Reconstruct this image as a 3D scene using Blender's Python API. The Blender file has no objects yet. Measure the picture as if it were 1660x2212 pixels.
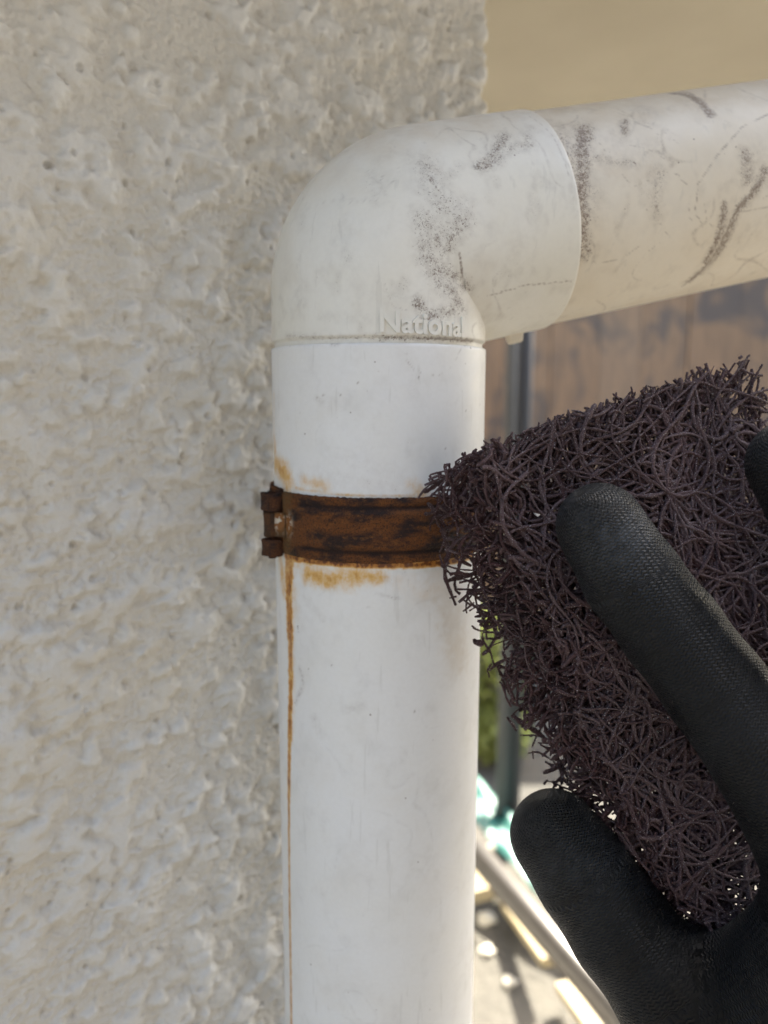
import bpy, math, random
import numpy as np
from mathutils import Vector, Matrix

R = math.radians
scene = bpy.context.scene
COL = scene.collection
rng = np.random.default_rng(11)

# ------------------------------------------------------------------ camera
F_PX, CXP, CYP, W_PX = 1665.0, 830.0, 1106.0, 1660.0
PITCH, ROLL = R(8.62), R(0.05)
CF = np.array([0, math.cos(PITCH), -math.sin(PITCH)])
_u = np.array([0, math.sin(PITCH), math.cos(PITCH)]); _r = np.array([1.0, 0, 0])
CR = _r * math.cos(ROLL) + _u * math.sin(ROLL)
CU = _u * math.cos(ROLL) - _r * math.sin(ROLL)
cd = bpy.data.cameras.new('camera'); cam = bpy.data.objects.new('camera', cd); COL.objects.link(cam)
M = Matrix(((CR[0], CU[0], -CF[0]), (CR[1], CU[1], -CF[1]), (CR[2], CU[2], -CF[2]))).to_4x4()
cam.matrix_world = M
cd.sensor_fit = 'HORIZONTAL'; cd.sensor_width = 36.0
cd.lens = 36.0 * F_PX / W_PX
cd.clip_start = 0.005; cd.clip_end = 600
cd.dof.use_dof = True; cd.dof.focus_distance = 0.173; cd.dof.aperture_fstop = 16.0
cd.dof.aperture_blades = 0
scene.camera = cam

def at(x, y, Y):
    """photo pixel (1660 px wide) -> world point at world depth Y (metres ahead of the lens)"""
    d = CF * F_PX + CR * (x - CXP) + CU * (CYP - y)
    return d * (Y / d[1])

# ------------------------------------------------------------------ sky, sun, exposure
SUN_AZ = math.atan2(0.60, 0.80)      # from +Y towards +X
SUN_EL = R(43)
w = bpy.data.worlds.new('World'); scene.world = w; w.use_nodes = True
nt = w.node_tree; nt.nodes.clear()
sky = nt.nodes.new('ShaderNodeTexSky'); sky.sky_type = 'NISHITA'; sky.sun_disc = False
sky.sun_elevation = SUN_EL; sky.sun_rotation = SUN_AZ
sky.air_density = 1.0; sky.dust_density = 4.0; sky.ozone_density = 0.6
bg = nt.nodes.new('ShaderNodeBackground'); bg.inputs['Strength'].default_value = 0.15
wo = nt.nodes.new('ShaderNodeOutputWorld')
nt.links.new(sky.outputs[0], bg.inputs[0]); nt.links.new(bg.outputs[0], wo.inputs[0])
sl = bpy.data.lights.new('sun', 'SUN'); sun = bpy.data.objects.new('sun', sl); COL.objects.link(sun)
sl.energy = 5.0; sl.angle = R(0.53); sl.color = (1.0, 0.93, 0.82)
sdir = Vector((math.sin(SUN_AZ) * math.cos(SUN_EL), math.cos(SUN_AZ) * math.cos(SUN_EL), math.sin(SUN_EL)))
sun.rotation_euler = sdir.to_track_quat('Z', 'Y').to_euler()
sun.location = sdir * 20
vs = scene.view_settings
vs.view_transform = 'Standard'; vs.look = 'None'; vs.gamma = 1.0; vs.use_curve_mapping = False
vs.exposure = 2.55
vs.use_white_balance = True; vs.white_balance_temperature = 6650; vs.white_balance_tint = 6
scene.cycles.max_bounces = 8; scene.cycles.diffuse_bounces = 4
scene.cycles.use_denoising = True; scene.cycles.denoiser = 'OPENIMAGEDENOISE'; scene.cycles.denoising_input_passes = 'RGB_ALBEDO_NORMAL'; scene.cycles.denoising_prefilter = 'ACCURATE'

# ------------------------------------------------------------------ helpers
def link(o, parent=None, label=None, cat=None, group=None, kind=None):
    if o.name not in COL.objects: COL.objects.link(o)
    if parent is not None: o.parent = parent
    for k, v in (('label', label), ('category', cat), ('group', group), ('kind', kind)):
        if v: o[k] = v
    return o

def empty(name, loc, label, cat, group=None):
    o = bpy.data.objects.new(name, None); o.location = loc; o.empty_display_size = 0.02
    return link(o, None, label, cat, group)

def mesh(name, V, Fc, mat, smooth=True):
    me = bpy.data.meshes.new(name)
    V = np.asarray(V, dtype=np.float32)
    if isinstance(Fc, np.ndarray) and Fc.ndim == 2:
        k = Fc.shape[1]; n = len(Fc)
        me.vertices.add(len(V)); me.vertices.foreach_set('co', V.ravel())
        me.loops.add(n * k); me.loops.foreach_set('vertex_index', Fc.astype(np.int32).ravel())
        me.polygons.add(n); me.polygons.foreach_set('loop_start', np.arange(0, n * k, k, dtype=np.int32))
        me.update(calc_edges=True)
    else:
        me.from_pydata([tuple(map(float, v)) for v in V], [], [tuple(int(i) for i in f) for f in Fc]); me.update()
    if smooth: me.polygons.foreach_set('use_smooth', np.ones(len(me.polygons), dtype=bool))
    if mat: me.materials.append(mat)
    return me

def obj(name, V, Fc, mat, parent=None, smooth=True, loc=None, **kw):
    """mesh given in world coordinates; its origin goes to the parent's place (or loc)"""
    V = np.asarray(V, dtype=float)
    if parent is not None: org = np.array(parent_origin(parent))
    else: org = np.array(loc if loc is not None else (0, 0, 0), dtype=float)
    me = mesh(name, V - org, Fc, mat, smooth)
    o = bpy.data.objects.new(name, me)
    if parent is None: o.location = org
    return link(o, parent, **kw)

def parent_origin(o):
    p = Vector((0, 0, 0))
    while o is not None: p += o.location; o = o.parent
    return p

def attr(o, name, arr):
    a = o.data.attributes.new(name, 'FLOAT', 'POINT'); a.data.foreach_set('value', np.asarray(arr, dtype=np.float32).ravel())

def vattr(o, name, arr):
    a = o.data.attributes.new(name, 'FLOAT_VECTOR', 'POINT'); a.data.foreach_set('vector', np.asarray(arr, dtype=np.float32).ravel())

def grid_faces(n, m, wrap=False, flip=False):
    i = np.arange(n - 1)[:, None]; j = np.arange(m if wrap else m - 1)[None, :]
    j2 = (j + 1) % m
    a = i * m + j; b = i * m + j2; c = (i + 1) * m + j2; d = (i + 1) * m + j
    q = np.stack([a, b, c, d] if not flip else [a, d, c, b], -1).reshape(-1, 4)
    return q

# numpy gradient noise
_perm = np.random.default_rng(5).permutation(512).astype(np.int64)
_perm = np.concatenate([_perm, _perm, _perm])
_g3 = np.random.default_rng(6).normal(size=(512, 3)); _g3 /= np.linalg.norm(_g3, axis=1)[:, None]
def perlin(x, y, z=0.0):
    x, y, z = np.broadcast_arrays(np.asarray(x, float), np.asarray(y, float), np.asarray(z, float))
    xi, yi, zi = np.floor(x).astype(np.int64), np.floor(y).astype(np.int64), np.floor(z).astype(np.int64)
    xf, yf, zf = x - xi, y - yi, z - zi
    xi &= 511; yi &= 511; zi &= 511
    fade = lambda t: t * t * t * (t * (t * 6 - 15) + 10)
    u, v, ww = fade(xf), fade(yf), fade(zf)
    out = 0
    for dx in (0, 1):
        for dy in (0, 1):
            for dz in (0, 1):
                h = _perm[_perm[_perm[(xi + dx) & 511] + ((yi + dy) & 511)] + ((zi + dz) & 511)] % 512
                g = _g3[h]
                dot = g[..., 0] * (xf - dx) + g[..., 1] * (yf - dy) + g[..., 2] * (zf - dz)
                out = out + dot * (u if dx else 1 - u) * (v if dy else 1 - v) * (ww if dz else 1 - ww)
    return out * 1.6
def sstep(a, b, x):
    t = np.clip((x - a) / (b - a), 0, 1); return t * t * (3 - 2 * t)

# shader helper
class NT:
    def __init__(s, name):
        s.m = bpy.data.materials.new(name); s.m.use_nodes = True
        s.t = s.m.node_tree; s.t.nodes.clear()
        s.out = s.t.nodes.new('ShaderNodeOutputMaterial'); s.b = s.n('ShaderNodeBsdfPrincipled')
        s.t.links.new(s.b.outputs[0], s.out.inputs[0])
    def n(s, ty, **kw):
        nd = s.t.nodes.new(ty)
        for k, v in kw.items(): setattr(nd, k, v)
        return nd
    def put(s, sock, v):
        if hasattr(v, 'is_linked') or isinstance(v, bpy.types.NodeSocket): s.t.links.new(v, sock)
        else:
            if isinstance(v, (tuple, list)) and len(v) == 3 and sock.type == 'RGBA': v = (*v, 1)
            sock.default_value = v
    def set(s, name, v): s.put(s.b.inputs[name], v)
    def coord(s): return s.n('ShaderNodeTexCoord').outputs['Object']
    def attr(s, name, vec=False):
        a = s.n('ShaderNodeAttribute', attribute_name=name); return a.outputs['Vector' if vec else 'Fac']
    def noise(s, scale, detail=3, rough=0.55, vec=None, dist=0.0):
        nd = s.n('ShaderNodeTexNoise'); s.put(nd.inputs['Scale'], scale); s.put(nd.inputs['Detail'], detail); s.put(nd.inputs['Roughness'], rough); s.put(nd.inputs['Distortion'], dist)
        s.put(nd.inputs['Vector'], vec if vec is not None else s.coord()); return nd.outputs['Fac']
    def voro(s, scale, vec=None, feature='F1'):
        nd = s.n('ShaderNodeTexVoronoi', feature=feature); s.put(nd.inputs['Scale'], scale); s.put(nd.inputs['Vector'], vec if vec is not None else s.coord()); return nd.outputs['Distance']
    def scale(s, v, sc):
        nd = s.n('ShaderNodeMapping'); s.put(nd.inputs['Vector'], v); nd.inputs['Scale'].default_value = sc; return nd.outputs[0]
    def math(s, op, a, b=0.0, c=None, clamp=False):
        nd = s.n('ShaderNodeMath', operation=op, use_clamp=clamp); s.put(nd.inputs[0], a); s.put(nd.inputs[1], b)
        if c is not None: s.put(nd.inputs[2], c)
        return nd.outputs[0]
    def ramp(s, v, lo, hi, a=0.0, b=1.0, smooth=True):
        nd = s.n('ShaderNodeMapRange', interpolation_type='SMOOTHSTEP' if smooth else 'LINEAR')
        for i, x in enumerate((v, lo, hi, a, b)): s.put(nd.inputs[i], x)
        return nd.outputs[0]
    def mix(s, f, a, b, mode='MIX'):
        nd = s.n('ShaderNodeMix', data_type='RGBA', blend_type=mode); s.put(nd.inputs[0], f); s.put(nd.inputs[6], a); s.put(nd.inputs[7], b); return nd.outputs[2]
    def bump(s, h, dist, strength=1.0, normal=None):
        nd = s.n('ShaderNodeBump'); s.put(nd.inputs['Height'], h); s.put(nd.inputs['Distance'], dist); s.put(nd.inputs['Strength'], strength)
        if normal is not None: s.put(nd.inputs['Normal'], normal)
        return nd.outputs[0]

def simple(name, col, rough=0.6, metal=0.0, var=0.15, scale=20.0):
    k = NT(name); n_ = k.noise(scale, 4)
    a = tuple(c * (1 - var) for c in col); b = tuple(min(1, c * (1 + var)) for c in col)
    k.set('Base Color', k.mix(n_, a, b)); k.set('Roughness', rough); k.set('Metallic', metal)
    return k.m

def box(c, s, Rm=None):
    c = np.array(c, float); s = np.array(s, float) / 2
    V = np.array([(x, y, z) for x in (-1, 1) for y in (-1, 1) for z in (-1, 1)], float) * s
    if Rm is not None: V = V @ np.array(Rm).T
    Fc = [(0, 1, 3, 2), (4, 6, 7, 5), (0, 4, 5, 1), (2, 3, 7, 6), (0, 2, 6, 4), (1, 5, 7, 3)]
    return V + c, Fc

def tube_between(a, b, r, n=20, cap=True):
    a, b = np.array(a, float), np.array(b, float); d = (b - a) / np.linalg.norm(b - a)
    e = np.cross(d, (0, 0, 1.0)) if abs(d[2]) < 0.9 else np.cross(d, (1.0, 0, 0)); e /= np.linalg.norm(e); f = np.cross(d, e)
    t = np.linspace(0, 2 * math.pi, n, endpoint=False)
    ring = r * (np.cos(t)[:, None] * e + np.sin(t)[:, None] * f)
    V = np.concatenate([a + ring, b + ring]); Fc = [(i, (i + 1) % n, n + (i + 1) % n, n + i) for i in range(n)]
    if cap: Fc += [tuple(range(n))[::-1], tuple(range(n, 2 * n))]
    return V, Fc
# ------------------------------------------------------------------ materials
def mat_pvc(name, base=(0.80, 0.80, 0.79), cream=(0.74, 0.71, 0.62), cream_amt=0.35):
    k = NT(name)
    co = k.coord()
    low = k.ramp(k.noise(35, 3, vec=co), 0.35, 0.7)
    c = k.mix(k.math('MULTIPLY', low, cream_amt), base, cream)
    fine = k.ramp(k.noise(900, 3, vec=co), 0.3, 0.75)
    c = k.mix(k.math('MULTIPLY', fine, 0.07), c, (0.52, 0.49, 0.45))
    f = k.attr('film')
    fn = k.ramp(k.noise(160, 5, 0.65, vec=co), 0.25, 0.75, 0.45, 1.0)
    c = k.mix(k.math('MULTIPLY', f, fn, clamp=True), c, (0.55, 0.45, 0.33))
    # rust run-off
    r = k.attr('rust')
    rn = k.math('MULTIPLY', k.ramp(k.noise(800, 5, 0.75, vec=k.scale(co, (1, 1, 0.55))), 0.25, 0.75, 0.65, 1.2), k.ramp(k.noise(260, 4, 0.65, vec=co), 0.3, 0.7, 0.65, 1.3))
    rr = k.math('MULTIPLY', r, rn)
    c = k.mix(k.ramp(rr, 0.0, 0.62), c, (0.68, 0.42, 0.145))
    c = k.mix(k.ramp(rr, 0.50, 1.0), c, (0.46, 0.19, 0.035))
    c = k.mix(k.ramp(rr, 1.0, 1.35), c, (0.15, 0.05, 0.014))
    # mould speckle: small dark spots, dense where the attribute says so
    d = k.attr('speck')
    sn = k.noise(2000, 5, 0.68, vec=co, dist=1.2)
    thr = k.math('MULTIPLY_ADD', d, -0.27, 0.735)
    sp = k.ramp(k.math('SUBTRACT', sn, thr), -0.02, 0.05)
    gate = k.ramp(d, 0.02, 0.12)
    sp = k.math('MULTIPLY', sp, gate)
    haze = k.math('MULTIPLY', d, k.ramp(k.noise(600, 4, vec=co), 0.25, 0.7, 0.05, 0.42))
    # sparse specks everywhere
    vd = k.voro(260, vec=co)
    dots = k.math('MULTIPLY', k.ramp(vd, 0.055, 0.085, 1.0, 0.0), k.ramp(k.noise(70, 2, vec=co), 0.55, 0.62))
    l = k.attr('line')
    ln = k.ramp(k.noise(1500, 4, 0.7, vec=co), 0.32, 0.6, 0.35, 1.0)
    la = k.math('MULTIPLY', l, ln, clamp=True)
    tot = k.math('MAXIMUM', k.math('MAXIMUM', sp, la), k.math('MAXIMUM', k.math('MULTIPLY', dots, 0.8), haze))
    c = k.mix(k.math('MULTIPLY', tot, 0.82), c, (0.150, 0.095, 0.070))
    scr = k.ramp(k.noise(420, 3, 0.6, vec=k.scale(co, (1, 1, 0.10)), dist=0.3), 0.63, 0.70, 0, 0.16)
    c = k.mix(scr, c, (0.42, 0.40, 0.37))
    c = k.mix(k.ramp(k.noise(75, 4, 0.6, vec=co), 0.5, 0.75, 0, 0.16), c, (0.45, 0.43, 0.40))
    k.set('Base Color', c)
    k.set('Roughness', k.ramp(k.noise(120, 4, vec=co), 0.3, 0.7, 0.38, 0.55))
    k.set('Specular IOR Level', 0.4)
    h = k.math('ADD', k.math('MULTIPLY', k.noise(60, 2, vec=co), 1.0), k.math('MULTIPLY', sp, 0.15))
    k.set('Normal', k.bump(h, 0.0004, 0.6))
    return k.m

def mat_stucco():
    k = NT('stucco'); co = k.coord()
    lump = k.attr('lump')
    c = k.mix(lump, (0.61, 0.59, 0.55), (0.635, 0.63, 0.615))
    c = k.mix(k.ramp(k.noise(22, 4, 0.6, vec=co), 0.45, 0.75, 0, 0.40), c, (0.62, 0.565, 0.46))
    c = k.mix(k.ramp(k.noise(900, 4, 0.65, vec=co), 0.5, 0.8, 0, 0.30), c, (0.45, 0.40, 0.32))
    k.set('Base Color', c); k.set('Roughness', k.ramp(lump, 0, 1, 0.65, 0.42)); k.set('Specular IOR Level', 0.5)
    h = k.noise(1100, 5, 0.65, vec=co)
    coarse = k.math('MULTIPLY', k.attr('coarse'), k.noise(110, 6, 0.6, vec=co))
    k.set('Normal', k.bump(k.math('ADD', k.math('MULTIPLY', h, 0.18), k.math('MULTIPLY', coarse, 3.0)), 0.0011, 0.9))
    return k.m

def mat_rust(name, paint=0.0):
    k = NT(name); co = k.coord(); uv = k.attr('arc', True)
    st = k.scale(uv, (0.50, 1.0, 1.0))
    big = k.noise(230, 4, 0.6, vec=st)
    c = k.mix(k.ramp(big, 0.40, 0.62), (0.20, 0.070, 0.018), (0.034, 0.020, 0.018))
    mid = k.noise(800, 4, 0.65, vec=st)
    c = k.mix(k.ramp(mid, 0.50, 0.70, 0, 0.75), c, (0.27, 0.105, 0.028))
    c = k.mix(k.ramp(k.attr('groove'), 0.1, 0.9, 0, 0.85), c, (0.022, 0.014, 0.014))
    fine = k.noise(3400, 3, 0.6, vec=co)
    c = k.mix(k.ramp(fine, 0.47, 0.62, 0, 0.8), c, (0.020, 0.013, 0.013))
    c = k.mix(k.ramp(k.noise(4200, 2, 0.6, vec=co), 0.66, 0.74, 0, 0.6), c, (0.30, 0.20, 0.13))
    # old cream primer left near the hinge
    ol = k.attr('olive')
    c = k.mix(k.math('MULTIPLY', ol, k.ramp(mid, 0.3, 0.6, 1.0, 0.5)), c, (0.155, 0.085, 0.030))
    pf = k.math('MULTIPLY', k.attr('fleck'), k.ramp(k.noise(600, 3, vec=co), 0.50, 0.54))
    c = k.mix(k.ramp(k.attr('fleck'), 0.05, 0.5, 0, 0.5), c, (0.42, 0.17, 0.05))
    c = k.mix(pf, c, (0.74, 0.68, 0.56))
    k.set('Base Color', c); k.set('Roughness', 0.78); k.set('Specular IOR Level', 0.3)
    k.set('Normal', k.bump(k.math('ADD', fine, k.math('MULTIPLY', mid, 1.6)), 0.0006, 1.0))
    return k.m

MAT_PIPE = mat_pvc('pipe_plastic', (0.80, 0.80, 0.80), (0.76, 0.74, 0.68), 0.3)
MAT_ELBOW = mat_pvc('elbow_plastic', (0.80, 0.785, 0.735), (0.76, 0.725, 0.63), 0.55)
MAT_ARM = mat_pvc('arm_plastic', (0.77, 0.715, 0.615), (0.72, 0.645, 0.52), 0.6)
MAT_RUST = mat_rust('rusty_steel')

# ------------------------------------------------------------------ ground
XP, YP = -0.00155, 0.22256
PHI = R(37)
WD = np.array([math.cos(PHI), math.sin(PHI), 0]); WN = np.array([math.sin(PHI), -math.cos(PHI), 0])
GROUND_Z, SOFFIT_Z = -1.30, 0.30
k = NT('dusty_ground'); n1 = k.noise(1.2, 5); n2 = k.noise(28, 5, 0.7)
c = k.mix(k.ramp(n1, 0.35, 0.65), (0.085, 0.078, 0.066), (0.055, 0.051, 0.045)); c = k.mix(k.ramp(n2, 0.45, 0.7, 0, 0.6), c, (0.04, 0.037, 0.032))
k.set('Base Color', c); k.set('Roughness', 0.9); k.set('Normal', k.bump(n2, 0.02, 0.6))
g = 300.0; gs = np.array([-g, -60, -20, -8, -4, -2, 0, 2, 4, 8, 20, 60, g])
gx, gy = np.meshgrid(gs, gs, indexing='ij')
gz = GROUND_Z + 0.012 * perlin(gx * 0.7, gy * 0.7) * (np.hypot(gx, gy) < 30)
obj('ground', np.stack([gx, gy, gz], -1).reshape(-1, 3), grid_faces(len(gs), len(gs), flip=True), k.m, kind='structure')

# ------------------------------------------------------------------ house: stucco walls round the corner, soffit above
P0 = np.array([XP, YP, 0]) - WN * 0.052
def hit_wall(x, y):
    d = at(x, y, 1.0); t = (P0 @ WN) / (d @ WN); return d * t
KC = hit_wall(1052, 110); KC[2] = 0
house = empty('house', (KC[0], KC[1], GROUND_Z), 'cream spray stucco house wall with a plain beige eave soffit', 'house')
RHO = 0.004
def spread(lo, hi, step, far_lo, far_hi):
    core = np.arange(lo, hi + step * 0.5, step); l, h = [], []
    s, v = step, lo
    while v > far_lo: s = min(s * 1.25, 0.25); v -= s; l.append(max(v, far_lo))
    s, v = step, core[-1]
    while v < far_hi: s = min(s * 1.25, 0.25); v += s; h.append(min(v, far_hi))
    return np.array(l[::-1] + list(core) + h)
ga = spread(-0.232, 0.012, 0.00042, -4.0, 4.0)
gzv = spread(-0.255, 0.175, 0.00042, GROUND_Z - 0.02, SOFFIT_Z)
A_, Z_ = np.meshgrid(ga, gzv, indexing='ij')
arc = RHO * math.pi / 2
t = np.clip(A_ / RHO, 0, math.pi / 2)
base = KC + (np.minimum(A_, 0))[..., None] * WD + (RHO * np.sin(t))[..., None] * WD + (RHO * (1 - np.cos(t)))[..., None] * (-WN) \
       + (np.maximum(A_ - arc, 0))[..., None] * (-WN)
base = base - RHO * WD
nrm = np.cos(t)[..., None] * WN + np.sin(t)[..., None] * WD
base[..., 2] = Z_
a_, z_ = A_, Z_
n2 = perlin(a_ / 0.0040, z_ / 0.0034, 5.1); n3 = perlin(a_ / 0.0020, z_ / 0.0017, 7.7); n4 = perlin(a_ / 0.0010, z_ / 0.0009, 1.2)
wob_w = 0.55 * perlin(a_ / 0.0052, z_ / 0.0046, 2.3) + 0.28 * perlin(a_ / 0.0024, z_ / 0.0021, 9.3)
lump = np.zeros_like(a_); srs = np.random.default_rng(21)
for _ in range(1900):                                 # sprayed drops of coating that spread and ran together
    ca, cz = srs.uniform(-0.24, 0.02), srs.uniform(-0.262, 0.182)
    r1 = 0.0040 * srs.lognormal(0, 0.40); r2 = r1 * srs.uniform(0.5, 1.0); an = srs.normal(0.5, 0.7); hp = srs.uniform(0.55, 1.0) * min(1, r1 / 0.0032)
    ext = r1 * 2.1
    i0, i1 = np.searchsorted(ga, [ca - ext, ca + ext]); j0, j1 = np.searchsorted(gzv, [cz - ext, cz + ext])
    if i1 <= i0 or j1 <= j0: continue
    da, dz = ga[i0:i1, None] - ca, gzv[None, j0:j1] - cz
    dd = np.sqrt(((da * math.cos(an) + dz * math.sin(an)) / r1) ** 2 + ((dz * math.cos(an) - da * math.sin(an)) / r2) ** 2) + wob_w[i0:i1, j0:j1]
    hh_ = hp * (1 - sstep(0.15, 1.35, dd)); cur = lump[i0:i1, j0:j1]
    lump[i0:i1, j0:j1] = np.maximum(cur, hh_) + 0.18 * np.minimum(cur, hh_)
gran = 0.00055 * n2 + 0.00050 * n3 + 0.00036 * n4
height = np.minimum(lump, 1.25) * 0.0021 + (1 - 0.88 * np.clip(lump * 1.3, 0, 1)) * gran
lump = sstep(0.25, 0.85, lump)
height = height + 0.0010 * perlin(a_ / 0.06, z_ / 0.06)
crs = np.random.default_rng(3)
for _ in range(1700):                                  # pin holes left by air bubbles in the sprayed coat
    ca, cz = crs.uniform(-0.23, 0.01), crs.uniform(-0.25, 0.17)
    rad = min(0.00036 * crs.lognormal(0, 0.45), 0.0009)
    i0, i1 = np.searchsorted(ga, [ca - rad * 2, ca + rad * 2]); j0, j1 = np.searchsorted(gzv, [cz - rad * 2, cz + rad * 2])
    if i1 <= i0 or j1 <= j0: continue
    dd = np.hypot(ga[i0:i1, None] - ca, gzv[None, j0:j1] - cz) / rad
    height[i0:i1, j0:j1] -= rad * 1.5 * np.exp(-(dd ** 4) * 0.6)
core = ((A_ > -0.24) & (A_ < 0.02) & (Z_ > -0.262) & (Z_ < 0.182))
fade = np.where(core, 1.0, 0.0)
V = base + nrm * (1.22 * height * fade + 0.0012 * (1 - fade))[..., None]
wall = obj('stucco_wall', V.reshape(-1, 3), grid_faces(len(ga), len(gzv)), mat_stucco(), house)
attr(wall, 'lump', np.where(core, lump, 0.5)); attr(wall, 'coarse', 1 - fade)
# soffit board and fascia (a along the wall, b into the house)
def hb(a, b, z): return KC + WD * a - WN * b + np.array([0, 0, z])
def slab(a0, a1, b0, b1, z0, z1):
    V = [hb(a, b, z) for a in (a0, a1) for b in (b0, b1) for z in (z0, z1)]
    return V, [(0, 1, 3, 2), (4, 6, 7, 5), (0, 4, 5, 1), (2, 3, 7, 6), (0, 2, 6, 4), (1, 5, 7, 3)]
k = NT('soffit_paint'); nn = k.noise(9, 4); n9 = k.noise(420, 3)
c = k.mix(k.ramp(nn, 0.3, 0.7), (0.42, 0.375, 0.295), (0.46, 0.415, 0.33)); k.set('Base Color', c); k.set('Roughness', 0.7); k.set('Normal', k.bump(n9, 0.0006, 0.5))
MAT_SOF = k.m
V, Fc = slab(-4, 1.0, -0.13, 4, SOFFIT_Z, SOFFIT_Z + 0.02); obj('soffit', V, Fc, MAT_SOF, house, smooth=False)
MAT_FASC = simple('fascia_paint', (0.42, 0.37, 0.30), 0.6)
V, Fc = slab(1.002, 1.026, -0.156, 4, SOFFIT_Z - 0.02, SOFFIT_Z + 0.16); obj('fascia', V, Fc, MAT_FASC, house, smooth=False)
V, Fc = slab(-4, 1.0, -0.156, -0.132, SOFFIT_Z - 0.02, SOFFIT_Z + 0.16); obj('fascia', V, Fc, MAT_FASC, house, smooth=False)
V, Fc = slab(-4, 1.03, -0.16, 4, SOFFIT_Z + 0.162, SOFFIT_Z + 0.20); obj('roof', V, Fc, simple('roof_slate', (0.10, 0.10, 0.11), 0.7), house, smooth=False)

# unseen grey house added behind the camera to block low sky light
nb = empty('added_house_blocker', tuple(hb(-0.5, -1.35, GROUND_Z)), 'added unseen grey house that cuts off the low sky behind the camera', 'house')
V, Fc = slab(-3.0, 2.6, -4.0, -1.35, GROUND_Z, 1.30); obj('wall', V, Fc, simple('blocker_grey', (0.20, 0.19, 0.18), 0.8, scale=6), nb, smooth=False)
V, Fc = slab(-3.2, 2.8, -4.2, -1.10, 1.302, 1.42); obj('eave', V, Fc, simple('blocker_eave_grey', (0.16, 0.155, 0.15), 0.7), nb, smooth=False)

# ------------------------------------------------------------------ downpipe
PSI, BETA, ZM, RB, Z0 = R(17.2), R(12.2), 0.0397, 0.0150, 0.0130
HV = np.array([math.cos(PSI), math.sin(PSI), 0]); NV = np.array([math.sin(PSI), -math.cos(PSI), 0]); UZ = np.array([0, 0, 1.0])
DV = HV * math.cos(BETA) + UZ * math.sin(BETA)
BEND = math.pi / 2 - BETA; TL = RB * math.tan(BEND / 2); ZB = ZM - TL; SB = ZB - Z0
LS = 0.0335; S_END = SB + RB * BEND + LS
AX = np.array([XP, YP, 0])
def elbow_axis(s):
    s = np.atleast_1d(np.asarray(s, float)); a = np.clip((s - SB) / RB, 0, BEND)
    o = -np.cos(a)[:, None] * HV + np.sin(a)[:, None] * UZ
    p = AX + UZ * ZB + HV * RB + o * RB + np.minimum(s - SB, 0)[:, None] * UZ + np.maximum(s - SB - RB * BEND, 0)[:, None] * DV
    return p, o
def elbow_r(s):
    r = 0.0299 + 0.0004 * sstep(SB + RB * BEND * 0.55, SB + RB * BEND + 0.002, s)
    r = np.where(s < 0.0008, 0.0291, r); r = np.where((s >= 0.0008) & (s < 0.0016), 0.0291 + (s - 0.0008) * 1.0, r)
    return r
def elbow_pt(s, th, dr=0.0):
    p, o = elbow_axis(s); th = np.asarray(th, float)
    return p + (elbow_r(np.atleast_1d(s)) + dr)[:, None] * (np.cos(th)[:, None] * o + np.sin(th)[:, None] * NV)
OUT_A = -HV * math.sin(BETA) + UZ * math.cos(BETA)
def arm_pt(s, th, r=0.0295):
    s, th = np.atleast_1d(s), np.asarray(th, float)
    return AX + UZ * ZM + s[:, None] * DV + r * (np.cos(th)[:, None] * OUT_A + np.sin(th)[:, None] * NV)
def pipe_pt(z, al, r=0.0301):
    z, al = np.atleast_1d(z), np.asarray(al, float)
    return AX + z[:, None] * UZ + r * (np.sin(al)[:, None] * np.array([1.0, 0, 0]) - np.cos(al)[:, None] * np.array([0, 1.0, 0]))

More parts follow.
